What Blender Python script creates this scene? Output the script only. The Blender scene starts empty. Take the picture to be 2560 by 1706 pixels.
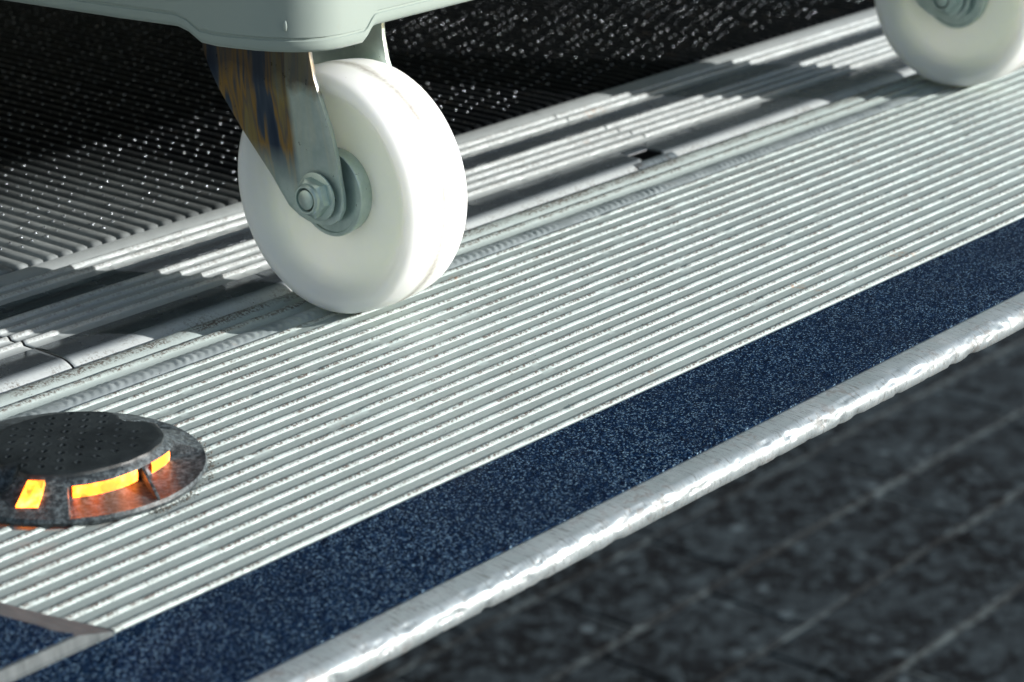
import bpy, bmesh, math, random
from mathutils import Vector, noise
R = math.radians
random.seed(7)
S = bpy.context.scene
COL = S.collection

# ------------------------------------------------------------------ camera, world, sun, exposure
cd = bpy.data.cameras.new('camera'); cam = bpy.data.objects.new('camera', cd); COL.objects.link(cam)
S.camera = cam
cam.location = (-0.85006, -0.82172, 0.41121)
cam.rotation_euler = (R(90 - 20.075), 0, R(40.1 - 90))
cd.sensor_width = 36; cd.lens = 85.98
cd.clip_start = 0.02; cd.clip_end = 200
cd.dof.use_dof = True; cd.dof.focus_distance = 1.17; cd.dof.aperture_fstop = 14

SUN_EL, SUN_AZ = 18.5, math.degrees(math.atan2(-0.81, 0.585))      # direction towards the sun
sv = Vector((math.cos(R(SUN_EL))*math.cos(R(SUN_AZ)), math.cos(R(SUN_EL))*math.sin(R(SUN_AZ)), math.sin(R(SUN_EL))))
w = bpy.data.worlds.new('World'); S.world = w; w.use_nodes = True
nt = w.node_tree
sky = nt.nodes.new('ShaderNodeTexSky'); sky.sky_type = 'NISHITA'; sky.sun_disc = False
sky.sun_elevation = R(SUN_EL); sky.sun_rotation = R(90 - SUN_AZ)
sky.dust_density = 1.0; sky.air_density = 1.0
bg = nt.nodes['Background']; bg.inputs['Strength'].default_value = 0.08
nt.links.new(sky.outputs[0], bg.inputs[0])
sl = bpy.data.lights.new('sun', 'SUN'); sl.energy = 4.5; sl.angle = R(0.5); sl.color = (1.0, 0.975, 0.94)
so = bpy.data.objects.new('sun', sl); COL.objects.link(so)
so.rotation_euler = sv.to_track_quat('Z', 'Y').to_euler()
S.view_settings.view_transform = 'Standard'; S.view_settings.look = 'None'
S.view_settings.gamma = 1; S.view_settings.use_curve_mapping = False
S.view_settings.exposure = 0.78

# ------------------------------------------------------------------ helpers
def tag(o, label=None, cat=None, group=None, kind=None):
    if label: o['label'] = label
    if cat: o['category'] = cat
    if group: o['group'] = group
    if kind: o['kind'] = kind
    return o

def empty(name, loc=(0, 0, 0)):
    o = bpy.data.objects.new(name, None); o.location = loc; o.empty_display_size = .02
    COL.objects.link(o); return o

def mesh(name, verts, faces, mats, parent=None, fm=None, smooth=True, sharp=None, bevel=None):
    me = bpy.data.meshes.new(name); me.from_pydata(verts, [], faces)
    if not isinstance(mats, (list, tuple)): mats = [mats]
    for m in mats: me.materials.append(m)
    if fm: me.polygons.foreach_set('material_index', fm)
    me.validate(); me.update()
    if smooth:
        me.polygons.foreach_set('use_smooth', [True]*len(me.polygons))
        if sharp is not None: me.set_sharp_from_angle(angle=R(sharp))
    o = bpy.data.objects.new(name, me); COL.objects.link(o)
    if parent:
        o.parent = parent
        # every parent keeps rotation 0; give parts world-space verts minus the parent's world location
        off = Vector((0, 0, 0)); p = parent
        while p: off += Vector(p.location); p = p.parent
        o.location = -off if parent.parent is None else (0, 0, 0)
    if bevel:
        b = o.modifiers.new('bevel', 'BEVEL'); b.width = bevel; b.segments = 3; b.limit_method = 'ANGLE'; b.angle_limit = R(35)
    return o

def N(p, s, seed=0.0):
    return noise.noise(Vector((p[0]*s + seed, p[1]*s + seed*1.7, p[2]*s - seed)))

def extrude_x(profile, xs, fm_prof, jitter=None):
    """profile: list of (y, z); one quad strip per segment; fm_prof = material index per segment"""
    n = len(profile); v = []; f = []; fm = []
    for x in xs:
        for k, (y, z) in enumerate(profile):
            if jitter:
                dy, dz = jitter(x, y, z, k)
                v.append((x, y + dy, z + dz))
            else: v.append((x, y, z))
    for i in range(len(xs) - 1):
        for k in range(n - 1):
            a = i*n + k
            f.append((a, a + n, a + n + 1, a + 1)); fm.append(fm_prof[k])
    return v, f, fm

def lathe(center, axis_x_pts, seg=96, close=False):
    """axis along world x. pts = [(x, r)...]"""
    cx, cy, cz = center; v = []; f = []
    n = len(axis_x_pts)
    for j in range(seg):
        a = 2*math.pi*j/seg
        for (x, r) in axis_x_pts:
            v.append((cx + x, cy + r*math.cos(a), cz + r*math.sin(a)))
    for j in range(seg):
        j2 = (j + 1) % seg
        for k in range(n - 1):
            f.append((j*n + k, j*n + k + 1, j2*n + k + 1, j2*n + k))
    return v, f

def box(x0, x1, y0, y1, z0, z1):
    v = [(x0,y0,z0),(x1,y0,z0),(x1,y1,z0),(x0,y1,z0),(x0,y0,z1),(x1,y0,z1),(x1,y1,z1),(x0,y1,z1)]
    f = [(0,3,2,1),(4,5,6,7),(0,1,5,4),(1,2,6,5),(2,3,7,6),(3,0,4,7)]
    return v, f

def frange(a, b, s):
    n = int(round((b - a)/s)); return [a + (b - a)*i/n for i in range(n + 1)]

# ------------------------------------------------------------------ materials
class M:
    """small node-graph builder"""
    def __init__(s, name, **kw):
        s.m = bpy.data.materials.new(name); s.m.use_nodes = True
        s.t = s.m.node_tree; s.b = s.t.nodes['Principled BSDF']
        s.co = s.t.nodes.new('ShaderNodeTexCoord').outputs['Object']
        for k, v in kw.items(): s.set(k, v)
    def set(s, k, v):
        i = s.b.inputs[k]
        if hasattr(v, 'links'): s.t.links.new(v, i)
        elif isinstance(v, tuple) and len(v) == 3 and i.type == 'RGBA': i.default_value = (*v, 1)
        else: i.default_value = v
    def node(s, typ, **kw):
        n = s.t.nodes.new(typ)
        for k, v in kw.items():
            if k.startswith('i_'):
                key = k[2:]; key = int(key) if key.isdigit() else key
                if hasattr(v, 'links'): s.t.links.new(v, n.inputs[key])
                else: n.inputs[key].default_value = v
            else: setattr(n, k, v)
        return n
    def map(s, scale=(1,1,1), rot=(0,0,0), co=None):
        n = s.node('ShaderNodeMapping'); n.inputs['Scale'].default_value = scale; n.inputs['Rotation'].default_value = rot
        s.t.links.new(co or s.co, n.inputs['Vector']); return n.outputs[0]
    def noise(s, scale, detail=4, rough=.55, co=None, dist=0.0):
        n = s.node('ShaderNodeTexNoise', i_Scale=scale, i_Detail=detail, i_Roughness=rough, i_Distortion=dist)
        s.t.links.new(co or s.co, n.inputs['Vector']); return n.outputs['Fac']
    def voro(s, scale, co=None, feature='F1', out='Distance'):
        n = s.node('ShaderNodeTexVoronoi', i_Scale=scale, feature=feature)
        s.t.links.new(co or s.co, n.inputs['Vector']); return n.outputs[out]
    def ramp(s, fac, stops):
        n = s.node('ShaderNodeValToRGB'); s.t.links.new(fac, n.inputs[0]); e = n.color_ramp.elements
        while len(e) < len(stops): e.new(.5)
        for el, (p, c) in zip(e, stops):
            el.position = p; el.color = (*c, 1) if isinstance(c, tuple) else (c, c, c, 1)
        return n.outputs[0]
    def mix(s, fac, a, b, blend='MIX'):
        n = s.t.nodes.new('ShaderNodeMix'); n.data_type = 'RGBA'; n.blend_type = blend
        for i, v in ((0, fac), (6, a), (7, b)):
            if hasattr(v, 'links'): s.t.links.new(v, n.inputs[i])
            elif i == 0: n.inputs[0].default_value = v
            else: n.inputs[i].default_value = (*v, 1) if isinstance(v, tuple) else (v, v, v, 1)
        return n.outputs[2]
    def math(s, op, a, b=0.0, clamp=False):
        n = s.t.nodes.new('ShaderNodeMath'); n.operation = op; n.use_clamp = clamp
        for i, v in ((0, a), (1, b)):
            if hasattr(v, 'links'): s.t.links.new(v, n.inputs[i])
            else: n.inputs[i].default_value = v
        return n.outputs[0]
    def sep(s):
        n = s.t.nodes.new('ShaderNodeSeparateXYZ'); s.t.links.new(s.co, n.inputs[0]); return n.outputs
    def bump(s, h, strength=.5, dist=.0005):
        n = s.node('ShaderNodeBump', i_Strength=strength, i_Distance=dist, i_Height=h); s.set('Normal', n.outputs[0])

# matte oxidised aluminium of the ribbed sections, dirt in speckles
def make_ribbed(name, base=(.385,.455,.44), dirt=.85, rough=.52, metal=.25):
    m = M(name)
    big = m.noise(14, 5, .6)
    c = m.ramp(big, [(.3, tuple(k*.86 for k in base)), (.7, base)])
    streak = m.noise(70, 4, .6, co=m.map((1, 8, 8)))
    c = m.mix(m.ramp(streak, [(.45, 0.0), (.75, .35)]), c, (.40,.44,.43))
    sp = m.noise(560, 6, .8)
    pt = m.noise(45, 5, .7)
    z = m.sep()[2]
    high = m.math('SMOOTHSTEP' if False else 'MULTIPLY_ADD', z, 1200.0); high.node.inputs[2].default_value = 1.15
    high.node.use_clamp = True
    d = m.math('MULTIPLY', m.ramp(sp, [(.46, 0.0), (.54, 1.0)]), m.ramp(pt, [(.38, .25), (.56, 1.0)]))
    d = m.math('MULTIPLY', d, m.math('ADD', m.math('MULTIPLY', high, .75), .12))
    dm = m.math('MULTIPLY', d, dirt*1.6, True)
    c = m.mix(dm, c, (.085,.070,.060))
    rust = m.math('MULTIPLY', m.ramp(m.noise(22, 3, .5), [(.68, 0.0), (.74, 1.0)]), m.ramp(m.noise(260, 4, .7), [(.5, 0.0), (.62, .6)]))
    c = m.mix(rust, c, (.36,.16,.05))
    m.set('Base Color', c); m.set('Metallic', m.math('SUBTRACT', metal, dm, True))
    m.set('Roughness', m.ramp(m.noise(300, 4, .7), [(.3, rough - .08), (.7, rough + .12)]))
    m.bump(m.noise(1400, 5, .7), .35, .0003)
    return m.m
MAT_RIB = make_ribbed('weathered_ribbed_aluminium')
MAT_RIB2 = make_ribbed('ramp_ribbed_aluminium', base=(.46,.50,.50), dirt=.45, rough=.50, metal=.3)

def make_smooth():
    m = M('worn_smooth_aluminium')
    kn = m.math('MULTIPLY_ADD', m.sep()[1], -150.0, True); kn.node.inputs[2].default_value = 8.45   # the turned-down front lip is matt
    kd = m.math('MULTIPLY', m.ramp(m.noise(560, 6, .8), [(.50, 0.0), (.58, 1.0)]), m.ramp(m.noise(40, 4), [(.45, .1), (.6, .8)]))
    m.set('Metallic', m.math('SUBTRACT', .92, m.math('MULTIPLY', kn, .70)))
    m.set('Base Color', m.mix(m.math('MULTIPLY', kn, kd), m.mix(kn, m.ramp(m.noise(20, 5, .6), [(.3, (.24,.29,.35)), (.7, (.36,.41,.46))]), (.50,.54,.54)), (.16,.14,.12)))
    s1 = m.noise(60, 6, .75, co=m.map((2, 22, 1), (0, 0, R(20))))
    s2 = m.noise(90, 5, .75, co=m.map((20, 1.5, 1), (0, 0, R(-28))))
    sc = m.math('MAXIMUM', m.ramp(s1, [(.62, 0.0), (.72, 1.0)]), m.ramp(s2, [(.62, 0.0), (.72, 1.0)]))
    m.set('Roughness', m.math('ADD', m.math('MULTIPLY', sc, .18), m.math('ADD', m.math('MULTIPLY', kn, .2), m.ramp(m.noise(35, 4), [(.3, .20), (.7, .32)]))))
    m.bump(m.math('SUBTRACT', m.noise(500, 4, .7), sc), .25, .0003)
    return m.m
MAT_SMOOTH = make_smooth()

def make_edge():
    m = M('scuffed_bare_aluminium')
    z = m.sep()[2]
    c = m.ramp(m.noise(30, 5, .6), [(.3, (.24,.29,.31)), (.7, (.37,.42,.445))])
    s1 = m.noise(55, 6, .8, co=m.map((14, 1.6, 4), (0, 0, R(24))))
    s2 = m.noise(75, 6, .8, co=m.map((16, 1.3, 4), (0, 0, R(-38))))
    sc = m.math('MAXIMUM', m.ramp(s1, [(.555, 0.0), (.60, 1.0)]), m.ramp(s2, [(.57, 0.0), (.62, 1.0)]))
    spots = m.math('MULTIPLY', m.ramp(m.noise(160, 5, .7), [(.52, 0.0), (.60, 1.0)]), m.ramp(m.noise(28, 3), [(.42, 0.0), (.55, 1.0)]))
    c = m.mix(m.math('MULTIPLY', sc, .9), c, (.09,.10,.10))
    c = m.mix(m.math('MULTIPLY', spots, .7), c, (.13,.125,.12))
    m.set('Base Color', c); m.set('Metallic', m.math('SUBTRACT', .40, m.math('ADD', sc, spots), True))
    m.set('Roughness', m.ramp(m.noise(120, 4, .7), [(.3, .34), (.7, .50)]))
    h = m.math('SUBTRACT', m.math('MULTIPLY', m.noise(140, 6, .7), 1.0), m.math('MULTIPLY', m.math('MAXIMUM', sc, spots), .5))
    m.bump(h, .22, .0003)
    return m.m
MAT_EDGE = make_edge()

def make_weld():
    m = M('weld_bead_metal')
    c = m.ramp(m.noise(60, 5, .6), [(.3, (.28,.33,.34)), (.7, (.46,.52,.53))])
    c = m.mix(m.ramp(m.noise(30, 4), [(.66, 0.0), (.74, .5)]), c, (.28,.17,.10))
    m.set('Base Color', c); m.set('Metallic', .45); m.set('Roughness', .45)
    m.bump(m.noise(900, 5, .7), .4, .0003)
    return m.m
MAT_WELD = make_weld()

def make_grip():
    m = M('dark_blue_grit_tape')
    v = m.node('ShaderNodeTexVoronoi', i_Scale=1800.0); m.t.links.new(m.map((1, 1, .2)), v.inputs['Vector'])
    rnd = m.node('ShaderNodeSeparateColor'); m.t.links.new(v.outputs['Color'], rnd.inputs[0])
    g = rnd.outputs[0]
    big = m.noise(9, 3)
    c = m.ramp(g, [(.0, (.0005,.001,.004)), (.45, (.001,.006,.022)), (.72, (.004,.020,.062)), (.88, (.022,.065,.135)), (1.0, (.26,.42,.56))])
    c = m.mix(m.ramp(big, [(.35, 0.0), (.7, .5)]), c, (.008,.016,.034))
    c = m.mix(m.math('MULTIPLY', m.ramp(m.noise(35, 6, .75), [(.56, 0.0), (.70, .35)]), m.ramp(m.noise(800, 3, .6), [(.45, 0.0), (.6, 1.0)])), c, (.06,.065,.07))
    m.set('Base Color', c); m.set('Roughness', .5); m.set('Specular IOR Level', m.ramp(g, [(.80, .01), (.98, .22)]))
    h = m.math('ADD', m.math('MULTIPLY', g, .9), m.noise(2200, 2))
    m.bump(h, .9, .0005)
    return m.m
MAT_GRIP = make_grip()

def make_floor():
    m = M('dark_lorry_floor_metal')
    x = m.noise(12, 5, .7, co=m.map((6, 1, 1)))
    c = m.ramp(x, [(.3, (.003,.004,.005)), (.7, (.010,.011,.012))])
    c = m.mix(m.ramp(m.noise(60, 5, .7), [(.58, 0.0), (.7, .7)]), c, (.03,.024,.018))
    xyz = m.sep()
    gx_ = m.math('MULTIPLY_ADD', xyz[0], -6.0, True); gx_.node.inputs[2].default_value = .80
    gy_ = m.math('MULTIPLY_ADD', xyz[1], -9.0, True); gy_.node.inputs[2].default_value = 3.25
    grey_patch = m.math('MULTIPLY', m.math('MULTIPLY', gx_, gy_), m.ramp(m.noise(25, 5, .7, co=m.map((4, 1, 1))), [(.3, .45), (.65, 1.0)]))
    c = m.mix(grey_patch, c, (.26,.285,.285))  # greyer towards low x and low y
    m.set('Base Color', c); m.set('Metallic', .0)
    m.set('Roughness', m.ramp(m.noise(90, 4), [(.3, .24), (.7, .36)])); m.set('Specular IOR Level', .03)
    m.bump(m.noise(600, 4), .2, .0003)
    return m.m
MAT_FLOOR = make_floor()
_m = M('polished_bump_metal'); _m.set('Base Color', (.22,.24,.26)); _m.set('Metallic', .8); _m.set('Specular IOR Level', 1.0); _m.set('Roughness', .24); MAT_BUMP = _m.m

def make_nylon():
    m = M('white_nylon')
    xyz = m.sep()
    c = m.ramp(m.noise(25, 4), [(.3, (.80,.83,.80)), (.7, (.85,.87,.845))])
    # running band of dirt round the middle of the tread (object x is the axle)
    ax = m.math('ABSOLUTE', xyz[0])
    band = m.math('SUBTRACT', 1.0, m.math('MULTIPLY', m.math('ABSOLUTE', m.math('SUBTRACT', xyz[0], m.math('MULTIPLY', m.math('SUBTRACT', m.noise(40, 3), .5), .003))), 200.0), True)
    r = m.math('SQRT', m.math('ADD', m.math('POWER', xyz[1], 2.0), m.math('POWER', xyz[2], 2.0)))
    onr = m.math('GREATER_THAN', r, .0595)
    dn = m.math('ADD', m.math('MULTIPLY', m.ramp(m.noise(400, 5, .8), [(.35, .2), (.7, 1.0)]), .45), m.ramp(m.noise(30, 3), [(.3, .05), (.7, .45)]))
    bf = m.math('MULTIPLY', m.math('MULTIPLY', band, onr), dn)
    c = m.mix(m.math('MULTIPLY', bf, 1.2, True), c, (.19,.155,.13))
    spk = m.math('MULTIPLY', m.ramp(m.noise(420, 4, .8), [(.70, 0.0), (.74, .6)]), m.ramp(m.noise(30, 3), [(.48, 0.0), (.6, 1.0)]))
    c = m.mix(spk, c, (.25,.24,.22))
    m.set('Base Color', c); m.set('Roughness', m.ramp(m.noise(80, 4), [(.3, .30), (.7, .42)]))
    m.set('Subsurface Weight', .9); m.set('Subsurface Radius', (1.0, 1.0, .85)); m.set('Subsurface Scale', .035)
    m.bump(m.noise(260, 4), .08, .0004)
    return m.m
MAT_NYLON = make_nylon()

def make_zinc(name, heat=False):  # heat: heat marks plus the painted shaded top
    m = M(name)
    base = m.ramp(m.noise(90, 5, .7), [(.3, (.46,.58,.53)), (.7, (.62,.72,.67))])
    if heat:   # blued and straw-coloured heat marks down the bent plate, plus a painted shaded top
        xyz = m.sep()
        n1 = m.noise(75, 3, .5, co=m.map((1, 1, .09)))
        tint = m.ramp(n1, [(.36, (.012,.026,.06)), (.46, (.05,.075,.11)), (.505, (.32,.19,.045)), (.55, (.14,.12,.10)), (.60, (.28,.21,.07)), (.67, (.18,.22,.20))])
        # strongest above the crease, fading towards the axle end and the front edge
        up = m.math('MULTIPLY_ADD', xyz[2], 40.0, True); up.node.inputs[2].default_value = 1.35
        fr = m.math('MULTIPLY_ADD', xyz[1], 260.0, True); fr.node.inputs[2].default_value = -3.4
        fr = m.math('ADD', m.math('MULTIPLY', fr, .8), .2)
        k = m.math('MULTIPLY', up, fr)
        top_shade = m.math('MULTIPLY_ADD', m.math('ADD', xyz[2], m.math('MULTIPLY', m.math('SUBTRACT', m.noise(60, 3), .5), .02)), 110.0, True); top_shade.node.inputs[2].default_value = -2.1
        k = m.math('MAXIMUM', k, m.math('MULTIPLY', top_shade, .9))
        tint = m.mix(m.math('MULTIPLY', top_shade, .6), tint, (.012,.018,.032))  # blue-black top paints in the darkness under the cart base
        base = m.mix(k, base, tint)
    m.set('Base Color', base); m.set('Metallic', .6 if not heat else .4)
    m.set('Roughness', m.ramp(m.noise(140, 5, .7), [(.3, .26), (.7, .42)]))
    m.bump(m.noise(450, 5, .7), .15, .0003)
    return m.m
MAT_ZINC = make_zinc('zinc_plated_steel'); MAT_FORK = make_zinc('heat_marked_shaded_zinc_plate', True)

def make_paint():
    m = M('pale_grey_green_plastic')
    c = m.ramp(m.noise(9, 4), [(.3, (.285,.345,.315)), (.7, (.325,.385,.355))])
    d = m.math('MULTIPLY', m.ramp(m.noise(120, 5, .7), [(.60, 0.0), (.72, .6)]), m.ramp(m.noise(14, 3), [(.5, 0.0), (.62, 1.0)]))
    c = m.mix(d, c, (.30,.29,.22))
    m.set('Base Color', c); m.set('Roughness', .34)
    m.bump(m.noise(90, 4), .10, .0008)
    return m.m
MAT_PAINT = make_paint()

def make_rubber():
    m = M('worn_black_rubber')
    big = m.noise(40, 5, .65)
    c = m.ramp(big, [(.3, (.008,.011,.013)), (.7, (.026,.033,.036))])
    sp = m.ramp(m.noise(380, 6, .8), [(.45, 0.0), (.60, 1.0)])
    z = m.sep()[2]
    low = m.math('MULTIPLY_ADD', z, -450.0, True); low.node.inputs[2].default_value = 5.9
    c = m.mix(low, c, m.ramp(big, [(.3, (.014,.018,.021)), (.7, (.032,.040,.045))]))
    c = m.mix(m.math('MULTIPLY', m.math('MULTIPLY', sp, low), .45), c, (.22,.27,.29))
    c = m.mix(m.ramp(m.noise(700, 4, .8), [(.60, 0.0), (.66, .8)]), c, (.012,.013,.014))
    m.set('Base Color', c); m.set('Roughness', .46); m.set('Specular IOR Level', .35)
    m.bump(m.noise(500, 5, .7), .3, .0004)
    return m.m
MAT_RUBBER = make_rubber()

def make_lens():
    m = M('lit_amber_lens')
    n = m.noise(70, 5, .65)
    c = m.ramp(n, [(.36, (1.0,.06,.0)), (.47, (1.0,.16,.008)), (.60, (1.0,.26,.04))])
    m.set('Base Color', (.8,.35,.05)); m.set('Emission Color', c); m.set('Emission Strength', 1.25); m.set('Roughness', .3)
    sp = m.math('MULTIPLY', m.ramp(m.noise(420, 4, .8), [(.30, .2), (.40, 1.0)]), m.ramp(m.noise(95, 3, .6), [(.36, .10), (.54, 1.0)]))
    m.set('Emission Strength', m.math('MULTIPLY', sp, 7.0))
    return m.m
MAT_LENS = make_lens()

def make_ground():
    m = M('dark_paving')
    n1 = m.noise(7, 8, .8); n2 = m.noise(26, 6, .8)
    c = m.ramp(n1, [(.42, (.0004,.0008,.0012)), (.5, (.0025,.004,.0055)), (.57, (.019,.026,.030))])
    c = m.mix(m.ramp(n2, [(.51, 0.0), (.56, .9)]), c, (.036,.049,.055))
    v = m.node('ShaderNodeTexVoronoi', i_Scale=15.0); m.t.links.new(m.co, v.inputs['Vector'])
    stones = m.ramp(v.outputs['Distance'], [(.16, 1.0), (.26, 0.0)])
    c = m.mix(m.math('MULTIPLY', stones, m.ramp(m.noise(9, 3), [(.42, 0.0), (.56, .9)])), c, (.085,.11,.12))
    m.set('Base Color', c); m.set('Roughness', .85); m.set('Specular IOR Level', .15)
    m.bump(m.math('ADD', n1, n2), .8, .004)
    return m.m
MAT_GROUND = make_ground()
_m = M('pale_joint_sand'); _m.set('Base Color', _m.ramp(_m.noise(9, 6, .8), [(.47, (.003,.005,.005)), (.60, (.10,.125,.125))])); _m.set('Roughness', .9); MAT_JOINT = _m.m
_m = M('dull_unseen_wall_panel'); _m.set('Base Color', _m.ramp(_m.noise(3, 5), [(.3, (.34,.36,.34)), (.7, (.42,.45,.42))])); _m.set('Roughness', .6); MAT_UNSEEN_WALL = _m.m
_m = M('dull_grey_metal'); _m.set('Base Color', _m.ramp(_m.noise(60, 5, .7, co=_m.map((6, 1, 1))), [(.3, (.055,.07,.076)), (.7, (.12,.14,.15))])); _m.set('Metallic', .3); _m.set('Roughness', .55); MAT_DULL = _m.m
_m = M('dark_steel'); _m.set('Base Color', (.06,.065,.07)); _m.set('Metallic', .6); _m.set('Roughness', .45); MAT_DARK = _m.m
_m = M('dry_dirt'); _m.set('Base Color', _m.ramp(_m.noise(500, 4), [(.35, (.05,.04,.03)), (.7, (.20,.17,.14))])); _m.set('Roughness', .95); MAT_DIRT = _m.m
_m = M('orange_chip'); _m.set('Base Color', (.55,.16,.02)); _m.set('Roughness', .7); MAT_CHIP = _m.m

# ------------------------------------------------------------------ ground
GZ = -1.5
def rowbreak(i): return random.Random(i).uniform(0, .2)
g_v, g_f = box(-30, 40, -30, 40, GZ - .3, GZ - .003)
ground = mesh('ground', g_v, g_f, MAT_JOINT, smooth=False)
tag(ground, kind='structure')
# paving stones: rows 131 mm deep along x, real blocks with rounded, uneven tops
PV, PF = [], []
row = 0; y = -2.2 + .0
y0 = 1.027 - 14*.21
for r in range(48):
    ya = y0 + r*.21 + .007; yb = y0 + (r + 1)*.21 - .007
    x = -1.5 - random.random()*.2
    if ya > 7.0: break
    while x < 8:
        L = random.uniform(.3, .62)
        zt = GZ + random.uniform(-.0012, .0012)
        xa, xb = x + .003, x + L - .003
        b = len(PV); e = .004
        jx = lambda: random.uniform(-.003, .003)
        for (ex, ez) in ((0, -.012), (0, zt - GZ - .003), (e, zt - GZ)):
            for (px, py, sx, sy) in ((xa, ya, 1, 1), (xb, ya, -1, 1), (xb, yb, -1, -1), (xa, yb, 1, -1)):
                PV.append((px + sx*ex + jx(), py + sy*ex + jx(), GZ + ez))
        for k in (0, 4):
            for q in range(4): PF.append((b + k + q, b + k + (q + 1) % 4, b + k + 4 + (q + 1) % 4, b + k + 4 + q))
        PF.append((b + 8, b + 9, b + 10, b + 11))
        x += L
paving = mesh('paving', PV, PF, MAT_GROUND, smooth=False)
tag(paving, kind='structure')

# ------------------------------------------------------------------ tail lift platform
lift = empty('tail_lift', (0, 0, 0))
tag(lift, 'ribbed aluminium tail lift platform with dark blue grip strip and scuffed rounded front edge', 'tail lift')

FZ = -0.0011
P = []; FM = []
def add(y, z, m=0):
    P.append((y, z)); FM.append(m)
def rib(yc, top=0.0002, hw=.00135, m=0, base=FZ):
    for dy, dz in ((-hw*1.25, 0), (-hw*1.1, .22), (-hw*.80, .62), (-hw*.45, .90), (-hw*.05, 1.0), (hw*.30, .93), (hw*.52, .55), (hw*.62, 0)):
        add(yc + dy, base + (top - base)*dz, m)
# from the grip strip back to the weld
add(-.1868, -.0020); add(-.1862, FZ)
for k in range(17, -1, -1):
    rib(-.0112 - .01012*k)
    add(-.0112 - .01012*k + .005, FZ + .0001)
rib(-.0013)
add(.0017, -.0018); add(.0032, -.0020)
# weld bed, then rib and hump
add(.0168, -.0020, 0)
rib(.0228, .0004, .0024)
add(.0262, -.0022); add(.0280, -.0020)
HUMP0 = len(P)
for a in range(0, 11):
    t = a/10
    add(.0285 + .0130*t, -.0024 + .0029*math.sin(math.pi*t)**.8, 0)
add(.0416, -.004); add(.0417, -.014)
def jit(x, y, z, k):
    hz = max(0, z - FZ)/.0011
    a = N((x, y*3, 0), 330, 3)*.00022 + N((x, y*3, 0), 75, 9)*.00022
    ding = N((x, y, 1), 60, 21)
    d = -.0006 if ding > .55 else 0
    return (a*hz, hz*(N((x, y, 0), 260, 5)*.00010 + d*.5))
xs = frange(-.75, 1.15, .0022)
v, f, fm = extrude_x(P, xs, FM, jit)
deck = mesh('deck', v, f, [MAT_RIB], lift, fm, True, 50)
tag(deck)
# solid body below the deck
v, f = box(-.75, 1.15, -.2475, .0412, -.034, -.0034)
v[0] = (-.75, -.2475, -.0118); v[1] = (1.15, -.2475, -.0118)
mesh('body', v, f, MAT_EDGE, lift, smooth=False)

# weld bead: overlapping crescent ripples
WX = frange(-.75, 1.15, .0007)
v = []; f = []
KN = 15
for x in WX:
    amp = 1.0
    for k in range(KN):
        t = k/(KN - 1); y = .0036 + .0122*t
        s = math.sin(math.pi*t)
        ph = (x + .0052*(1 - (2*t - 1)**2)*-1 + .0035*t + N((x, 0, 0), 30, 4)*.0012)/.0052
        rp = abs((ph % 1.0) - .35)
        z = -.0020 + .0013*s**.7 + s*.0008*(1 - 2*rp)*(.7 + N((x, 0, 3), 60, 5)) + N((x, y, 0), 420, 2)*.00018*s
        v.append((x, y + N((x, 0, 0), 25, 8)*.0007, z))
for i in range(len(WX) - 1):
    for k in range(KN - 1):
        a = i*KN + k; f.append((a, a + KN, a + KN + 1, a + 1))
mesh('weld_bead', v, f, MAT_WELD, lift)

# grip strip: slab with grit on top
v, f = box(-.75, 1.15, -.2492, -.1866, -.0030, -.0007)
mesh('grip_strip', v, f, MAT_GRIP, lift, smooth=False)

# rounded scuffed front edge
ep = [(-.2480, -.0032), (-.2494, -.0012), (-.2510, -.0011), (-.2545, -.0011), (-.2575, -.0012)]
cyc, czc, rr = -.2592, -.0076, .0062
for a in range(0, 12):
    an = R(86 + a*9.0); ep.append((cyc + rr*math.cos(an), czc + rr*math.sin(an)))
ep += [(-.2646, -.0112), (-.2625, -.0122), (-.2500, -.0122)]
def ejit(x, y, z, k):
    if k < 2: return (0, 0)
    w_ = min(1, (k - 1)/4)
    n = N((x, k*.004, 0), 30, 1)*.0003 + N((x, k*.006, 2), 160, 6)*.00005
    big = N((x, k*.003, 5), 75, 31)
    dent = max(0, big - .30)*.0026
    if k >= 9: dent += max(0, N((x, k*.004, 9), 120, 50) - .2)*.0022
    yy, zz = y - cyc, z - czc; l = math.hypot(yy, zz) or 1
    if k < 6: return (0, (n*.4 - dent*.25)*w_)
    return ((n - dent)*yy/l, (n - dent)*zz/l)
v, f, fm = extrude_x(ep[::-1], frange(-.75, 1.15, .0012), [0]*len(ep), lambda x, y, z, k: ejit(x, y, z, len(ep) - 1 - k))
mesh('front_edge', v, f, MAT_EDGE, lift, fm, True)

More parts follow.
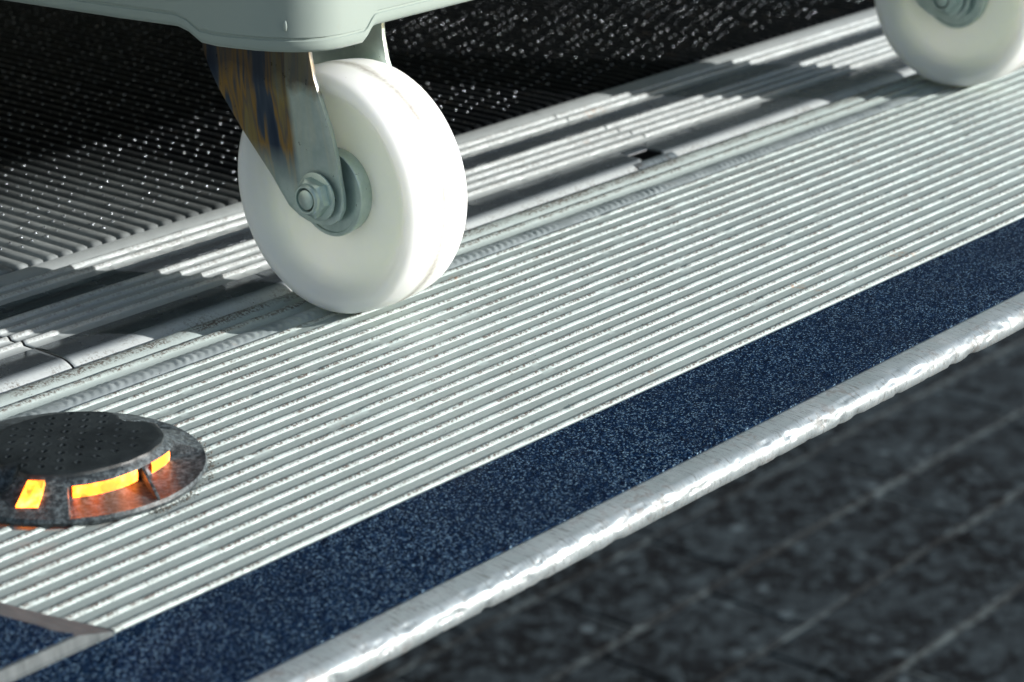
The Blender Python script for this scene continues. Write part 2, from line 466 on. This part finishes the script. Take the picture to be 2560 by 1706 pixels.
# ------------------------------------------------------------------ bridge ramp plates between platform and lorry
def ramp_profile():
    p = []; m = []
    def A(y, z, k=0): p.append((y, z)); m.append(k)
    def Rb(yc, top=.0008, hw=.0017):
        for dy, dz in ((-hw*1.45, 0), (-hw*1.2, .25), (-hw*.85, .65), (-hw*.45, .92), (-hw*.05, 1.0), (hw*.35, .92), (hw*.6, .5), (hw*.7, 0)):
            A(yc + dy, FZ + (top - FZ)*dz, 0)
    A(.0422, -.018, 0); A(.0424, -.0105, 1); A(.0435, -.0073, 1); A(.0455, -.0049, 1); A(.0480, -.0030, 1); A(.0507, -.0017, 1); A(.0533, -.0010, 1); A(.0560, -.0007, 1)
    A(.0650, -.0006, 1); A(.0752, -.0006, 1)
    A(.0756, -.0010, 0); A(.0765, FZ)
    for c in (.0853, .0958, .1062, .1165): Rb(c); A(c + .005, FZ)
    A(.1200, FZ, 0); A(.1206, -.0008, 1)
    A(.1300, -.0007, 1); A(.1358, -.0008, 1); A(.1366, -.0001, 0); A(.1378, -.0001, 0); A(.1385, -.0010, 0); A(.1395, FZ)
    for c in (.1478, .1580): Rb(c, .0010); A(c + .0048, FZ)
    A(.1632, -.0026, 1); A(.1648, -.0026, 1); A(.1656, -.0021, 0); A(.1690, -.0012, 0); A(.1740, -.0006, 0); A(.1768, -.0008, 1); A(.1776, -.0040, 1)
    return p, m
RP, RM = ramp_profile()
spans = [(-.75, -.1462), (-.1449, 1.15)]
plates = ['left plate', 'middle', 'right']
labs = ['short ramp plate at the left, before the dark seam near the warning light',
        'long ramp plate running behind both wheels, with a small spring slot in its front edge']
for i, (xa, xb) in enumerate(spans):
    ro = empty('ramp_plate', (xa, .11, 0))
    tag(ro, labs[i], 'ramp plate', 'hinged ramp plates between platform and lorry floor')
    prof = [(y, z) for (y, z) in RP]
    def rj(x, y, z, k):
        hz = 1.0 if RM[k] == 0 else .25
        e = 0
        nt_ = (FZ - z) if (abs(x - .3557) < .0007 and y > .078 and RM[k] == 0 and z > FZ) else 0
        return (N((x, y*3, 0), 200, 12)*.00022*hz*(z > FZ), N((x, y*3, 0), 180, 13)*.00016*hz + nt_)
    xx = frange(xa, xb, .0024)
    if i == 1: xx = sorted([q for q in xx if abs(q - .3557) > .002] + [.3540, .3549, .3552, .3562, .3565, .3574])
    v, f, fm = extrude_x(prof, xx, RM, rj)
    n = len(prof)
    # cut the spring slot out of the knuckle of the middle plate
    if i == 1:
        keep = []; km = []
        for j, fc in enumerate(f):
            cx_ = sum(v[q][0] for q in fc)/4; cy_ = sum(v[q][1] for q in fc)/4; cz_ = sum(v[q][2] for q in fc)/4
            slot = (cx_ > .3095 - (cy_ - .044)*-.25 and cx_ < .3330 - (cy_ - .044)*-.05 and cy_ < .0645)
            if slot: continue
            keep.append(fc); km.append(fm[j])
        f, fm = keep, km
    skin = mesh('plate', v, f, [MAT_RIB2, MAT_SMOOTH, MAT_DARK], ro, fm, True, 50)
    sol = skin.modifiers.new('thick', 'SOLIDIFY'); sol.thickness = .0018; sol.material_offset = 2; sol.material_offset_rim = 2; sol.offset = -1 if True else 1
    v, f = box(xa + .0002, xb - .0002, .076, .1760, -.016, -.0052)
    mesh('stiffener', v, f, MAT_DARK, ro, smooth=False)
# spring and pin in the slot: belongs to the middle plate
mid = [o for o in bpy.data.objects if o.name.startswith('ramp_plate')][1]
def tube(pts, r, seg=10, closed=False):
    v = []; f = []; n = len(pts)
    for i, p in enumerate(pts):
        p = Vector(p); a = Vector(pts[max(i - 1, 0)]); b = Vector(pts[min(i + 1, n - 1)])
        d = (b - a).normalized(); u = d.cross(Vector((0, 0, 1)))
        if u.length < 1e-4: u = d.cross(Vector((0, 1, 0)))
        u.normalize(); w_ = d.cross(u)
        for j in range(seg):
            an = 2*math.pi*j/seg; v.append(tuple(p + u*r*math.cos(an) + w_*r*math.sin(an)))
    for i in range(n - 1):
        for j in range(seg):
            a = i*seg + j; b = i*seg + (j + 1) % seg
            f.append((a, a + seg, b + seg, b))
    return v, f
pts = []
for k in range(0, 18*24 + 1):
    an = 2*math.pi*k/24
    pts.append((.302 + .0022*k/24, .0505 + .0060*math.cos(an), -.0080 + .0060*math.sin(an)))
v, f = tube(pts, .00085, 8)
mesh('spring', v, f, MAT_EDGE, mid)
v, f = tube([(.295, .0505, -.0080), (.345, .0505, -.0080)], .0035, 16)
mesh('pin', v, f, MAT_DARK, mid)

# ------------------------------------------------------------------ lorry floor: raised ribs running along y with knurled bumps
lf = empty('lorry', (.4, .18, 0))
tag(lf, 'dark grooved metal floor of the lorry with rows of shiny bumps on its ribs', 'lorry')
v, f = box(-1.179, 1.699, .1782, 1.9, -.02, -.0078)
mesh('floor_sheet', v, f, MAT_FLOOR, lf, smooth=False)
RV, RF = [], []
BV, BF = [], []
XP = .0104
# the load space the floor runs into: unseen walls and roof added to block sky light and darken reflections
for nm, b_ in (('unseen_side_wall', (-1.22, -1.18, .19, 4.5, -.02, 2.3)), ('unseen_side_wall', (1.70, 1.74, .19, 4.5, -.02, 2.3)), ('unseen_end_wall', (-1.18, 1.70, 4.46, 4.5, -.02, 2.3)), ('unseen_roof', (-1.22, 1.74, .19, 4.5, 2.301, 2.34))):
    v, f = box(*b_); mesh(nm, v, f, MAT_UNSEEN_WALL, lf, smooth=False)
v, f = box(-1.18, 1.70, 1.901, 4.46, -.02, -.004)
mesh('inner_floor', v, f, MAT_FLOOR, lf, smooth=False)
rprof = [(-.0048, -.0078), (-.0046, -.0030), (-.0038, -.0014), (-.0020, -.0006), (.0020, -.0006), (.0034, -.0014), (.0040, -.0036), (.0041, -.0078)]
# half-sphere bump template
bt = []; bfaces = []
RG, SG = 3, 8
for r_ in range(RG):
    ph = R(90)*r_/RG
    for s_ in range(SG):
        an = 2*math.pi*s_/SG
        bt.append((math.cos(ph)*math.cos(an), math.cos(ph)*math.sin(an), math.sin(ph)))
bt.append((0, 0, 1))
for r_ in range(RG - 1):
    for s_ in range(SG):
        s2 = (s_ + 1) % SG
        bfaces.append((r_*SG + s_, r_*SG + s2, (r_ + 1)*SG + s2, (r_ + 1)*SG + s_))
for s_ in range(SG): bfaces.append(((RG - 1)*SG + s_, (RG - 1)*SG + (s_ + 1) % SG, RG*SG))
nr = len(rprof)
for i in range(-112, 158):
    xc = .0072 + XP*i
    ylen = 1.85
    # rounded nose at the front end, then straight
    st = [(.1802, .55, -.0030), (.1808, .80, -.0014), (.1822, .97, -.0003), (.1845, 1, 0)] + [(yy, 1, 0) for yy in frange(.23, ylen, .09)]
    b = len(RV)
    for (yy, sc, dz) in st:
        wob = N((xc*7, yy, 0), 9, 3)*.0003
        for (px, pz) in rprof:
            RV.append((xc + px*sc + wob, yy, pz + (dz if pz > -.007 else 0) + N((xc*11, yy, 1), 14, 7)*.0003*(pz > -.007)))
    for s_ in range(len(st) - 1):
        for k in range(nr - 1):
            a = b + s_*nr + k; RF.append((a, a + 1, a + nr + 1, a + nr))
    RF.append(tuple(b + k for k in range(nr))[::-1])
    # bumps come in pairs, 9.6 and 13.8 mm apart, shifted from rib to rib
    y_ = .196 + ((i*.0034 + .004 + random.uniform(-.0022, .0022)) % .0234)
    side = 0
    while y_ < (1.15 if -34 < i < 142 else .6):
        for (dx, rs) in ((-.0010, 1.0), (.0012, .5)):
            if random.random() < (.80 if dx < 0 else .15):
                b2 = len(BV); s0 = random.uniform(.0007, .0011)*rs
                ox, oy = xc + dx + random.uniform(-.0004, .0004), y_ + random.uniform(-.0005, .0005) + (.0016 if dx > 0 else 0)
                for (px, py, pz) in bt: BV.append((ox + px*s0, oy + py*s0*1.25, -.0008 + pz*s0*1.15))
                for fc in bfaces: BF.append(tuple(b2 + q for q in fc))
        y_ += .0096 if side % 2 == 0 else .0138
        side += 1
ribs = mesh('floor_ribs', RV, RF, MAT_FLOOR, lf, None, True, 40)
tag(ribs, kind='stuff')
bumps = mesh('rib_bumps', BV, BF, MAT_BUMP, lf)
tag(bumps, kind='stuff')

# ------------------------------------------------------------------ folded flap at the lower left
flap = empty('folding_flap', (-.34, -.15, 0))
tag(flap, 'flat metal flap with dark blue gritty top and sloping grey rim below the warning light', 'flap')
out = [(-.3245, -.1822), (-.3276, -.1688), (-.3318, -.1540), (-.3355, -.1349), (-.3395, -.1050), (-.345, -.070), (-.75, -.070), (-.75, -.1835)]
inn = [(-.3409, -.1865), (-.3442, -.1764), (-.3449, -.1687), (-.3485, -.1522), (-.3535, -.1130), (-.360, -.082), (-.75, -.082), (-.75, -.1862)]
v = [(x, y, .0006) for x, y in out] + [(x, y, .0050) for x, y in inn] + [(x, y, -.0012) for x, y in out]
n = len(out)
v[0] = (-.3245, -.1874, .0012); v[n] = (-.3409, -.1870, .0050); v[2*n] = (-.3245, -.1874, -.0006)
v[n - 1] = (-.75, -.1874, .0030); v[2*n - 1] = (-.75, -.1870, .0050); v[3*n - 1] = (-.75, -.1874, -.0006)
# lip thickness: inner front edge
f = []
for k in range(n - 1):
    f.append((k, k + 1, n + k + 1, n + k)); f.append((2*n + k, 2*n + k + 1, k + 1, k))
f.append((2*n - 1, n, 0, n - 1)); f.append((n - 1, 0, 2*n, 3*n - 1))
f.append(tuple(range(n, 2*n)))
mesh('rim', v, f, MAT_DULL, flap, smooth=False, bevel=.0004)
v = [(x + (-.0004 if k < 6 else 0), y + (.0020 if k in (0, 7) else -.0004), .0048) for k, (x, y) in enumerate(inn)] + [(x + (-.0004 if k < 6 else 0), y + (.0020 if k in (0, 7) else -.0004), .0056) for k, (x, y) in enumerate(inn)]
f = [tuple(range(n, 2*n)), tuple(range(n - 1, -1, -1))] + [(k, (k + 1) % n, n + (k + 1) % n, n + k) for k in range(n)]
mesh('grip_patch', v, f, MAT_GRIP, flap, smooth=False)

# ------------------------------------------------------------------ cart: base plate and two casters
cart = empty('roll_cart', (.3, .25, 0))
tag(cart, 'pale grey-green roll cart on white nylon wheels, standing on the tail lift', 'cart')

def rounded_outline():
    pts = []
    # near corner, taken clockwise seen from above: left side -> near corner -> front side
    left = [(-.135, .46), (-.1175, .30), (-.0975, .144), (-.0872, .068), (-.0830, .045), (-.0812, .034), (-.0800, .028), (-.0785, .021), (-.0768, .012), (-.0745, .002), (-.0715, -.008), (-.0675, -.0170), (-.0622, -.0250), (-.0560, -.0312), (-.0490, -.0350), (-.0410, -.0366), (-.033, -.0368), (-.026, -.0368), (-.0235, -.0368), (-.021, -.0368), (-.0185, -.0368), (-.0160, -.0368), (-.008, -.0368), (.02, -.0366), (.056, -.0364)]
    for x in (.12, .2, .3, .4, .5, .55, .575, .590, .6, .605, .61): left.append((x, -.0364))
    for a in range(-80, 1, 10): left.append((.648 + .034*math.cos(R(a)), -.0024 + .034*math.sin(R(a))))
    left += [(.682, .03), (.682, .3), (.682, .66)]
    for a in range(10, 91, 20): left.append((.648 + .034*math.cos(R(a)), .66 + .034*math.sin(R(a))))
    left += [(.3, .694), (-.10, .694)]
    for a in range(100, 181, 20): left.append((-.12 + .034*math.cos(R(a)), .66 + .034*math.sin(R(a))))
    return left
OL = rounded_outline()
def ss(a, b, x):
    t = max(0, min(1, (x - a)/(b - a))); return t*t*(3 - 2*t)
def lobe(x, y):
    near = (1 - ss(-.0265, -.0175, x)) if y < .02 else (1 - ss(.018, .033, y))
    if x > .55: near = 0
    far = ss(.54, .556, x)*(1 - ss(.035, .05, y)) if y < .1 else 0
    return max(near, far)
def offset(i, d):
    n = len(OL); a = Vector(OL[i - 1]); b = Vector(OL[(i + 1) % n]); t = (b - a).normalized()
    nrm = Vector((-t.y, t.x)); return (OL[i][0] + nrm.x*d, OL[i][1] + nrm.y*d)
levels = []
n = len(OL)
def ring(dz, d, frm='bottom'):
    r = []
    for i in range(n):
        x, y = offset(i, d); L = lobe(*OL[i])
        z = .1530 - .0072*L + dz if frm == 'bottom' else dz
        r.append((x, y, z))
    return r
# from the inner ceiling, down the inside, round the lip, up the outside
levels.append(ring(.170, .0060, 'abs')); levels.append(ring(.004, .0060)); levels.append(ring(.001, .0050)); levels.append(ring(0, .0035)); levels.append(ring(.0003, .0018)); levels.append(ring(.0018, .0004))
levels.append(ring(.004, 0)); levels.append(ring(.0058, -.0001)); levels.append(ring(.0063, .0007)); levels.append(ring(.0071, .0007)); levels.append(ring(.0076, -.0002)); levels.append(ring(.165, -.0006, 'abs')); levels.append(ring(.200, -.0010, 'abs')); levels.append(ring(.245, -.0015, 'abs')); levels.append(ring(.25, .002, 'abs'))
v = [p for r in levels for p in r]; f = []
for k in range(len(levels) - 1):
    for i in range(n): f.append((k*n + i, k*n + (i + 1) % n, (k + 1)*n + (i + 1) % n, (k + 1)*n + i))
top = len(levels) - 1
f.append(tuple(top*n + i for i in range(n)))
f.append(tuple(i for i in range(n))[::-1])
f = [fc[::-1] for fc in f]
base = mesh('base', v, f, MAT_PAINT, cart, None, True, 55)
# moulded raised rail on the left face and small button at the corner
def on_left(y, z, out=0.0):
    pp = [p for p in OL if p[0] < -.04]
    for a, b in zip(OL, OL[1:]):
        if (a[1] >= y >= b[1]) and a[0] < -.03:
            t = (a[1] - y)/(a[1] - b[1] or 1); x = a[0] + (b[0] - a[0])*t
            return (x - out, y, z)
    return (-.08 - out, y, z)
pts = [on_left(yy, zz, -.0004) for yy, zz in [(.40, .1665), (.30, .1665), (.20, .1665), (.10, .1665), (.050, .1665), (.034, .1668), (.029, .1680), (.026, .1705), (.025, .176), (.025, .20)]]
v, f = tube(pts, .0016, 10)
mesh('moulded_rail', v, f, MAT_PAINT, cart)
c0 = Vector(on_left(-.0225, .1590, .0004))
v = []; f = []
for r_ in range(5):
    for s_ in range(16):
        ph = R(90)*r_/4; an = 2*math.pi*s_/16
        v.append((c0.x - .0010*math.sin(ph), c0.y + .0012*math.cos(ph)*math.cos(an), c0.z + .0028*math.cos(ph)*math.sin(an)))
for r_ in range(4):
    for s_ in range(16): f.append((r_*16 + s_, r_*16 + (s_ + 1) % 16, (r_ + 1)*16 + (s_ + 1) % 16, (r_ + 1)*16 + s_))
mesh('button', v, f, MAT_PAINT, cart)

def part_at(name, v, f, mats, parent, origin, **kw):
    """mesh whose object origin sits at origin (world)"""
    o_ = Vector(origin)
    vv = [(p[0] - o_.x, p[1] - o_.y, p[2] - o_.z) for p in v]
    o = mesh(name, vv, f, mats, None, **kw)
    o.parent = parent
    off = Vector((0, 0, 0)); p = parent
    while p: off += Vector(p.location); p = p.parent
    o.location = o_ - off
    return o

AX = Vector((0, 0, .0630))
RW = .0630
def wheel_profile():
    H = .0225
    p = [(-.0050, .012), (-.0065, .0190), (-.0074, .0235), (-.0088, .0285), (-.0094, .0350), (-.0100, .0415), (-.0118, .0465), (-.0158, .0505), (-.0200, .0536), (-.0213, .0556)]
    # shoulder arc and crowned tread
    for a in range(0, 9):
        t = R(a*90/8*.86); p.append((-.0160 - .0056*math.cos(t), .0568 + .0050*math.sin(t)))
    p += [(-.0110, .0624), (-.0050, .0630), (0, .0631)]
    return p + [(-x, r) for x, r in p[::-1][1:]]
def build_caster(ox, oy, first=True):
    o0 = Vector((ox, oy, 0))
    ax = o0 + AX
    v, f = lathe(ax, wheel_profile(), 128)
    wheel = part_at('wheel', v, [q[::-1] for q in f], MAT_NYLON, cart, ax)
    cap = [(-.0060, .0005), (-.0060, .0212), (-.0142, .0224), (-.0153, .0224), (-.0158, .0220), (-.0158, .0205), (-.0150, .0200), (-.0160, .0005)]
    v, f = lathe(ax, cap, 72); part_at('bearing_cap', v, f, MAT_ZINC, wheel, ax, sharp=40)
    v, f = lathe(ax, [(-x, r) for x, r in cap][::-1], 72); part_at('bearing_cap', v, f, MAT_ZINC, wheel, ax, sharp=40)
    # fork: one continuous bent plate (near leg, crown, far leg)
    yz = [(.0748, .1440), (.0748, .1267), (.0656, .1082), (.0519, .0885), (.0385, .0722), (.0285, .0600), (.0228, .0535), (.0157, .0496), (.0100, .0480), (.0044, .0474), (-.0056, .0484), (-.0112, .0518), (-.0146, .0575), (-.0150, .0625), (-.0140, .0730), (-.0135, .0835), (-.0113, .0983), (-.0064, .1148), (-.0026, .1243), (-.0003, .1351), (.0002, .1440)]
    def X(z, y):
        return -.0213 - .0060*max(0, min(1, (z - .066)/.050))
    fork = None
    for sgn in (1, -1):
        # fill by a grid between the two edges for a smooth bend
        L = yz[:10]; Rr = yz[:9:-1]
        def at(chain, t):
            k = t*(len(chain) - 1); i = min(int(k), len(chain) - 2); u = k - i
            return (chain[i][0]*(1 - u) + chain[i + 1][0]*u, chain[i][1]*(1 - u) + chain[i + 1][1]*u)
        NT, NU = 48, 14; v = []; f = []
        for i in range(NT + 1):
            a = at(L, i/NT); b = at(Rr, i/NT)
            for j in range(NU + 1):
                u = j/NU; y = a[0]*(1 - u) + b[0]*u; z = a[1]*(1 - u) + b[1]*u
                v.append((ox + sgn*X(z, y), oy + y, z))
        for i in range(NT):
            for j in range(NU):
                a = i*(NU + 1) + j; q = (a, a + 1, a + NU + 2, a + NU + 1)
                f.append(q if sgn > 0 else q[::-1])
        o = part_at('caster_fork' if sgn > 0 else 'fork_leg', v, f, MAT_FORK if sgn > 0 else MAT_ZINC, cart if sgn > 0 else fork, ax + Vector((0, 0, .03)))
        s_ = o.modifiers.new('thick', 'SOLIDIFY'); s_.thickness = .0026; s_.offset = 1
        bv = o.modifiers.new('bev', 'BEVEL'); bv.width = .0006; bv.segments = 2; bv.limit_method = 'ANGLE'; bv.angle_limit = R(50)
        if sgn > 0: fork = o
    # crown with swivel head, up to the base
    v, f = box(ox - .0265, ox + .0265, oy + .004, oy + .0735, .1400, .1436)
    part_at('crown', v, f, MAT_ZINC, fork, ax, smooth=False, bevel=.001)
    v = []; f = []
    for (r_, z_) in ((.024, .1437), (.026, .1460), (.026, .1500), (.020, .1530), (.020, .1700)):
        for s_ in range(40):
            an = 2*math.pi*s_/40; v.append((ox + r_*math.cos(an), oy + .036 + r_*math.sin(an), z_))
    for k in range(4):
        for s_ in range(40): f.append((k*40 + s_, k*40 + (s_ + 1) % 40, k*40 + 40 + (s_ + 1) % 40, k*40 + 40 + s_))
    part_at('swivel_head', v, f, MAT_ZINC, fork, ax, sharp=40)
    # flange nut with nylon collar and the bolt end
    xb = -.0240
    v = []; f = []
    rh = .0102
    for (xx, rr_, hexa) in ((xb, rh, 1), (xb - .0052, rh, 1), (xb - .0060, rh*.90, .6)):
        for s_ in range(48):
            an = 2*math.pi*s_/48 + R(12)
            hx = math.cos(math.pi/6)/math.cos(((an - R(12)) % (math.pi/3)) - math.pi/6)
            r2 = rr_*(hx*hexa + .93*(1 - hexa)); v.append((ax.x + xx, ax.y + r2*math.cos(an), ax.z + r2*math.sin(an)))
    for (xx, rr_) in ((xb - .0062, .0080), (xb - .0078, .0078), (xb - .0085, .0070), (xb - .0085, .0062), (xb - .0066, .0057)):
        for s_ in range(48):
            an = 2*math.pi*s_/48 + R(12); v.append((ax.x + xx, ax.y + rr_*math.cos(an), ax.z + rr_*math.sin(an)))
    for k in range(7):
        for s_ in range(48): f.append((k*48 + s_, k*48 + 48 + s_, k*48 + 48 + (s_ + 1) % 48, k*48 + (s_ + 1) % 48))
    part_at('nut', v, [q[::-1] for q in f], MAT_ZINC, fork, ax, sharp=30)
    v, f = lathe(ax, [(xb - .0088, .0001), (xb - .0088, .0040), (xb - .0081, .0050), (xb - .0060, .0052), (.0300, .0052), (.030, .0001)], 32)
    part_at('bolt', v, f, MAT_ZINC, fork, ax, sharp=40)
    v, f = lathe(ax, [(.0238, .0001), (.0238, .0085), (.029, .0085), (.029, .0001)], 6)
    part_at('bolt_head', v, f, MAT_ZINC, fork, ax, smooth=False)
    v, f = lathe(ax, [(-.0240, .0122), (-.0248, .0122), (-.0250, .0118), (-.0250, .004)], 48)
    part_at('washer', v, f, MAT_ZINC, fork, ax, sharp=40)
build_caster(0, 0)
build_caster(.607, .0015)

# ------------------------------------------------------------------ warning light
WL = Vector((-.2355, -.0550, 0))
wl = empty('warning_light', WL)
tag(wl, 'low round black rubber warning light with glowing amber windows on the ribbed deck', 'warning light')
topr = [(-180, .0330), (-170, .0300), (-162, .0345), (-153, .0368), (-134, .0358), (-104.5, .0351), (-77.5, .0371), (-63.6, .0392), (-47.6, .0411), (-39, .0418), (-30, .0412), (-22, .0405), (-14, .0390), (-9, .0345), (-3, .0320), (3, .0325), (10, .0352), (20, .0362), (38, .0345), (57, .0330), (81, .0320), (108, .0318), (140, .0325), (165, .0330), (180, .0330)]
def interp(tab, a):
    for (a0, r0), (a1, r1) in zip(tab, tab[1:]):
        if a0 <= a <= a1:
            t = (a - a0)/(a1 - a0); t = t*t*(3 - 2*t); return r0 + (r1 - r0)*t
    return tab[-1][1]
SC0, SC1 = -129.0, -36.0
DEG = [-180 + i for i in range(360)]
nlev = 12
def prof_at(a):
    rt = interp(topr, a); rb = .0600 - .0010*math.cos(R(a)*2)
    hollow = 0
    for c_, wd in ((-174, 9), (-2, 9)):
        d = abs(((a - c_ + 180) % 360) - 180); hollow = max(hollow, 1 - ss(wd*.45, wd, d))
    inside = SC0 < a < SC1
    lens_r = .0385 + .0055*ss(-80, -40, a)
    P_ = []
    P_ += [(rt - .0012, .0138), (rt + .0002, .0133), (rt + .0006, .0120)]
    if inside:
        # visor band, recess, scoop floor
        t = ss(SC0, SC0 + 5, a)*(1 - ss(SC1 - 9, SC1, a))
        P_ += [(max(rt + .0010, lens_r + .0006), .0110), (lens_r + .0016, .0095), (lens_r + .0002, .0090)]
        P_ += [(lens_r - .0012*t, .0060), (lens_r + .0002, .0034), (lens_r + .006, .0029), (rb - .0035, .0031)]
    else:
        sl_ = lambda t: (rt + .0008 + (rb - .0043 - rt)*t, .0116 - (.0116 - .0045)*(t**.85) - hollow*.0062*math.sin(math.pi*min(1, t*1.15))**.6 if t < .87 else .0045)
        P_ += [sl_(.12), sl_(.25), sl_(.38), sl_(.52), sl_(.66), sl_(.84), (rb - .0035, .0043)]
    P_ += [(rb - .0006, .0036), (rb, .0020)]
    P_ += [(rb - .0012, -.0001)]
    return P_
v = []; f = []; K = None
CR = [i/10 for i in range(0, 11)]
prs = []
for a in DEG:
    p_ = prof_at(a); K = len(p_)
    for (r_, z_) in p_:
        v.append((WL.x + r_*math.cos(R(a)), WL.y + r_*math.sin(R(a)), z_ + N((a*.01, r_, 0), 12, 3)*.0002))
nd = len(DEG)
for i in range(nd):
    j = (i + 1) % nd
    for k in range(K - 1):
        f.append((i*K + k, i*K + k + 1, j*K + k + 1, j*K + k))
# domed, dimpled top: concentric rings, dimples pressed in
dim = []
gx = Vector((math.cos(R(-8)), math.sin(R(-8)))); gy = Vector((-gx.y, gx.x))
for i in range(-7, 8):
    for j in range(-7, 8):
        q = gx*(i*.0092 + (.0046 if j % 2 else 0)) + gy*(j*.0062)
        if q.length < .031: dim.append(q)
RN = 46
b0 = len(v)
for k in range(1, RN):
    t = 1 - k/RN
    for a in DEG:
        rt = (interp(topr, a) - .0012)*t
        x, y = rt*math.cos(R(a)), rt*math.sin(R(a))
        z = .0138 + .0010*(1 - t*t)
        q = Vector((x, y))
        for d in dim:
            dd = (q - d)
            if abs(dd.x) < .002 and abs(dd.y) < .002:
                l = dd.length
                if l < .0012: z -= .0008*(1 - (l/.0012)**2)
                elif l < .0021: z += .00015
        v.append((WL.x + x, WL.y + y, z + N((x, y, 0), 120, 3)*.00018))
for i in range(nd):
    j = (i + 1) % nd
    f.append((i*K, j*K, b0 + j, b0 + i))
    for k in range(RN - 2):
        f.append((b0 + k*nd + i, b0 + k*nd + j, b0 + (k + 1)*nd + j, b0 + (k + 1)*nd + i))
v.append((WL.x, WL.y, .0148)); c_ = len(v) - 1
for i in range(nd): f.append((b0 + (RN - 2)*nd + i, b0 + (RN - 2)*nd + (i + 1) % nd, c_))
body = mesh('rubber_body', v, [q[::-1] for q in f], MAT_RUBBER, wl, None, True, 50)
# lens pieces
def arc_lens(a0, a1, name='amber_lens'):
    v = []; f = []; n_ = int(a1 - a0) + 1
    for k in range(n_):
        a = a0 + k; lr = .0385 + .0055*ss(-80, -40, a)
        e = .0002
        for (dr, z_) in ((-.0020, .0092), (e, .0088), (e + .0003, .0062), (e, .0036), (-.0020, .0032)):
            v.append((WL.x + (lr + dr)*math.cos(R(a)), WL.y + (lr + dr)*math.sin(R(a)), z_))
    for k in range(n_ - 1):
        for q in range(4): f.append((k*5 + q, k*5 + q + 1, k*5 + q + 6, k*5 + q + 5))
    return mesh(name, v, [q[::-1] for q in f], MAT_LENS, wl, None, True, 40)
arc_lens(-126, -80); arc_lens(-67, -46)
# square window in the skirt
v = []
for (a, r_, z_) in ((-152.5, .0530, .00565), (-142.5, .0523, .0058), (-141.8, .0400, .01235), (-151.8, .0405, .0122)):
    v.append((WL.x + (r_)*math.cos(R(a)), WL.y + (r_)*math.sin(R(a)), z_))
nrm = (Vector(v[1]) - Vector(v[0])).cross(Vector(v[3]) - Vector(v[0])).normalized()
if nrm.z < 0: nrm = -nrm
vv = [tuple(Vector(p) + nrm*.0006) for p in v] + [tuple(Vector(p) - nrm*.002) for p in v]
mesh('amber_lens', vv, [(0,1,2,3),(4,7,6,5),(0,4,5,1),(1,5,6,2),(2,6,7,3),(3,7,4,0)], MAT_LENS, wl, smooth=False, bevel=.0003)
# dividing fin
a_, b_ = Vector((-.2246, -.0904, 0)), Vector((-.2357, -.1136, 0))
pr_ = Vector(((b_ - a_).y, -(b_ - a_).x, 0)).normalized()*.0007
tri = [(a_, .0100), (a_, .0022), (b_, .0022), (b_, .0040)]
v = [tuple(p + pr_ + Vector((0, 0, z_))) for p, z_ in tri] + [tuple(p - pr_ + Vector((0, 0, z_))) for p, z_ in tri]
mesh('fin', v, [(0,1,2,3),(7,6,5,4),(0,4,5,1),(1,5,6,2),(2,6,7,3),(3,7,4,0)], MAT_RUBBER, wl, smooth=False, bevel=.0003)
# screw in the left hollow
for a in (-174, -2):
    c = WL + Vector((.0455*math.cos(R(a)), .0455*math.sin(R(a)), 0)); v = []; f = []
    pf = [(.0052, .0030), (.0052, .0052), (.0044, .0066), (.0030, .0074), (.0016, .0076), (.0001, .0076)]
    for s_ in range(24):
        an = 2*math.pi*s_/24
        for r_, z_ in pf: v.append((c.x + r_*math.cos(an), c.y + r_*math.sin(an), z_))
    for s_ in range(24):
        for k in range(5): f.append((s_*6 + k, ((s_ + 1) % 24)*6 + k, ((s_ + 1) % 24)*6 + k + 1, s_*6 + k + 1))
    mesh('screw', v, f, MAT_DARK, wl)

# ------------------------------------------------------------------ dirt crumbs round the warning light and on the deck
def crumbs(pts_r):
    V_, F_ = [], []
    for (x, y, z, r) in pts_r:
        b = len(V_)
        for k in range(6):
            d = [(1,0,0),(-1,0,0),(0,1,0),(0,-1,0),(0,0,1),(0,0,-1)][k]
            V_.append((x + d[0]*r*random.uniform(.6, 1.4), y + d[1]*r*random.uniform(.6, 1.4), z + d[2]*r*random.uniform(.5, 1.0)))
        for t in ((0,2,4),(2,1,4),(1,3,4),(3,0,4),(2,0,5),(1,2,5),(3,1,5),(0,3,5)): F_.append(tuple(b + q for q in t))
    return V_, F_
L_ = []
for _ in range(520):
    a = random.choice((random.gauss(-22, 14), random.gauss(-75, 5), random.gauss(-90, 4), random.gauss(-50, 12)))
    r_ = .0605 + abs(random.gauss(0, .0016))
    L_.append((WL.x + r_*math.cos(R(a)), WL.y + r_*math.sin(R(a)), random.uniform(-.0020, .0004), random.uniform(.00015, .0005)))
for _ in range(900):
    x, y = random.uniform(-.45, .9), random.uniform(-.186, .17)
    L_.append((x, y, FZ + .0002, random.uniform(.00012, .00035)))
v, f = crumbs(L_)
dirt = mesh('dirt', v, f, MAT_DIRT, None, smooth=False)
tag(dirt, 'brown dirt crumbs scattered round the warning light and between the ribs', 'dirt', kind='stuff')
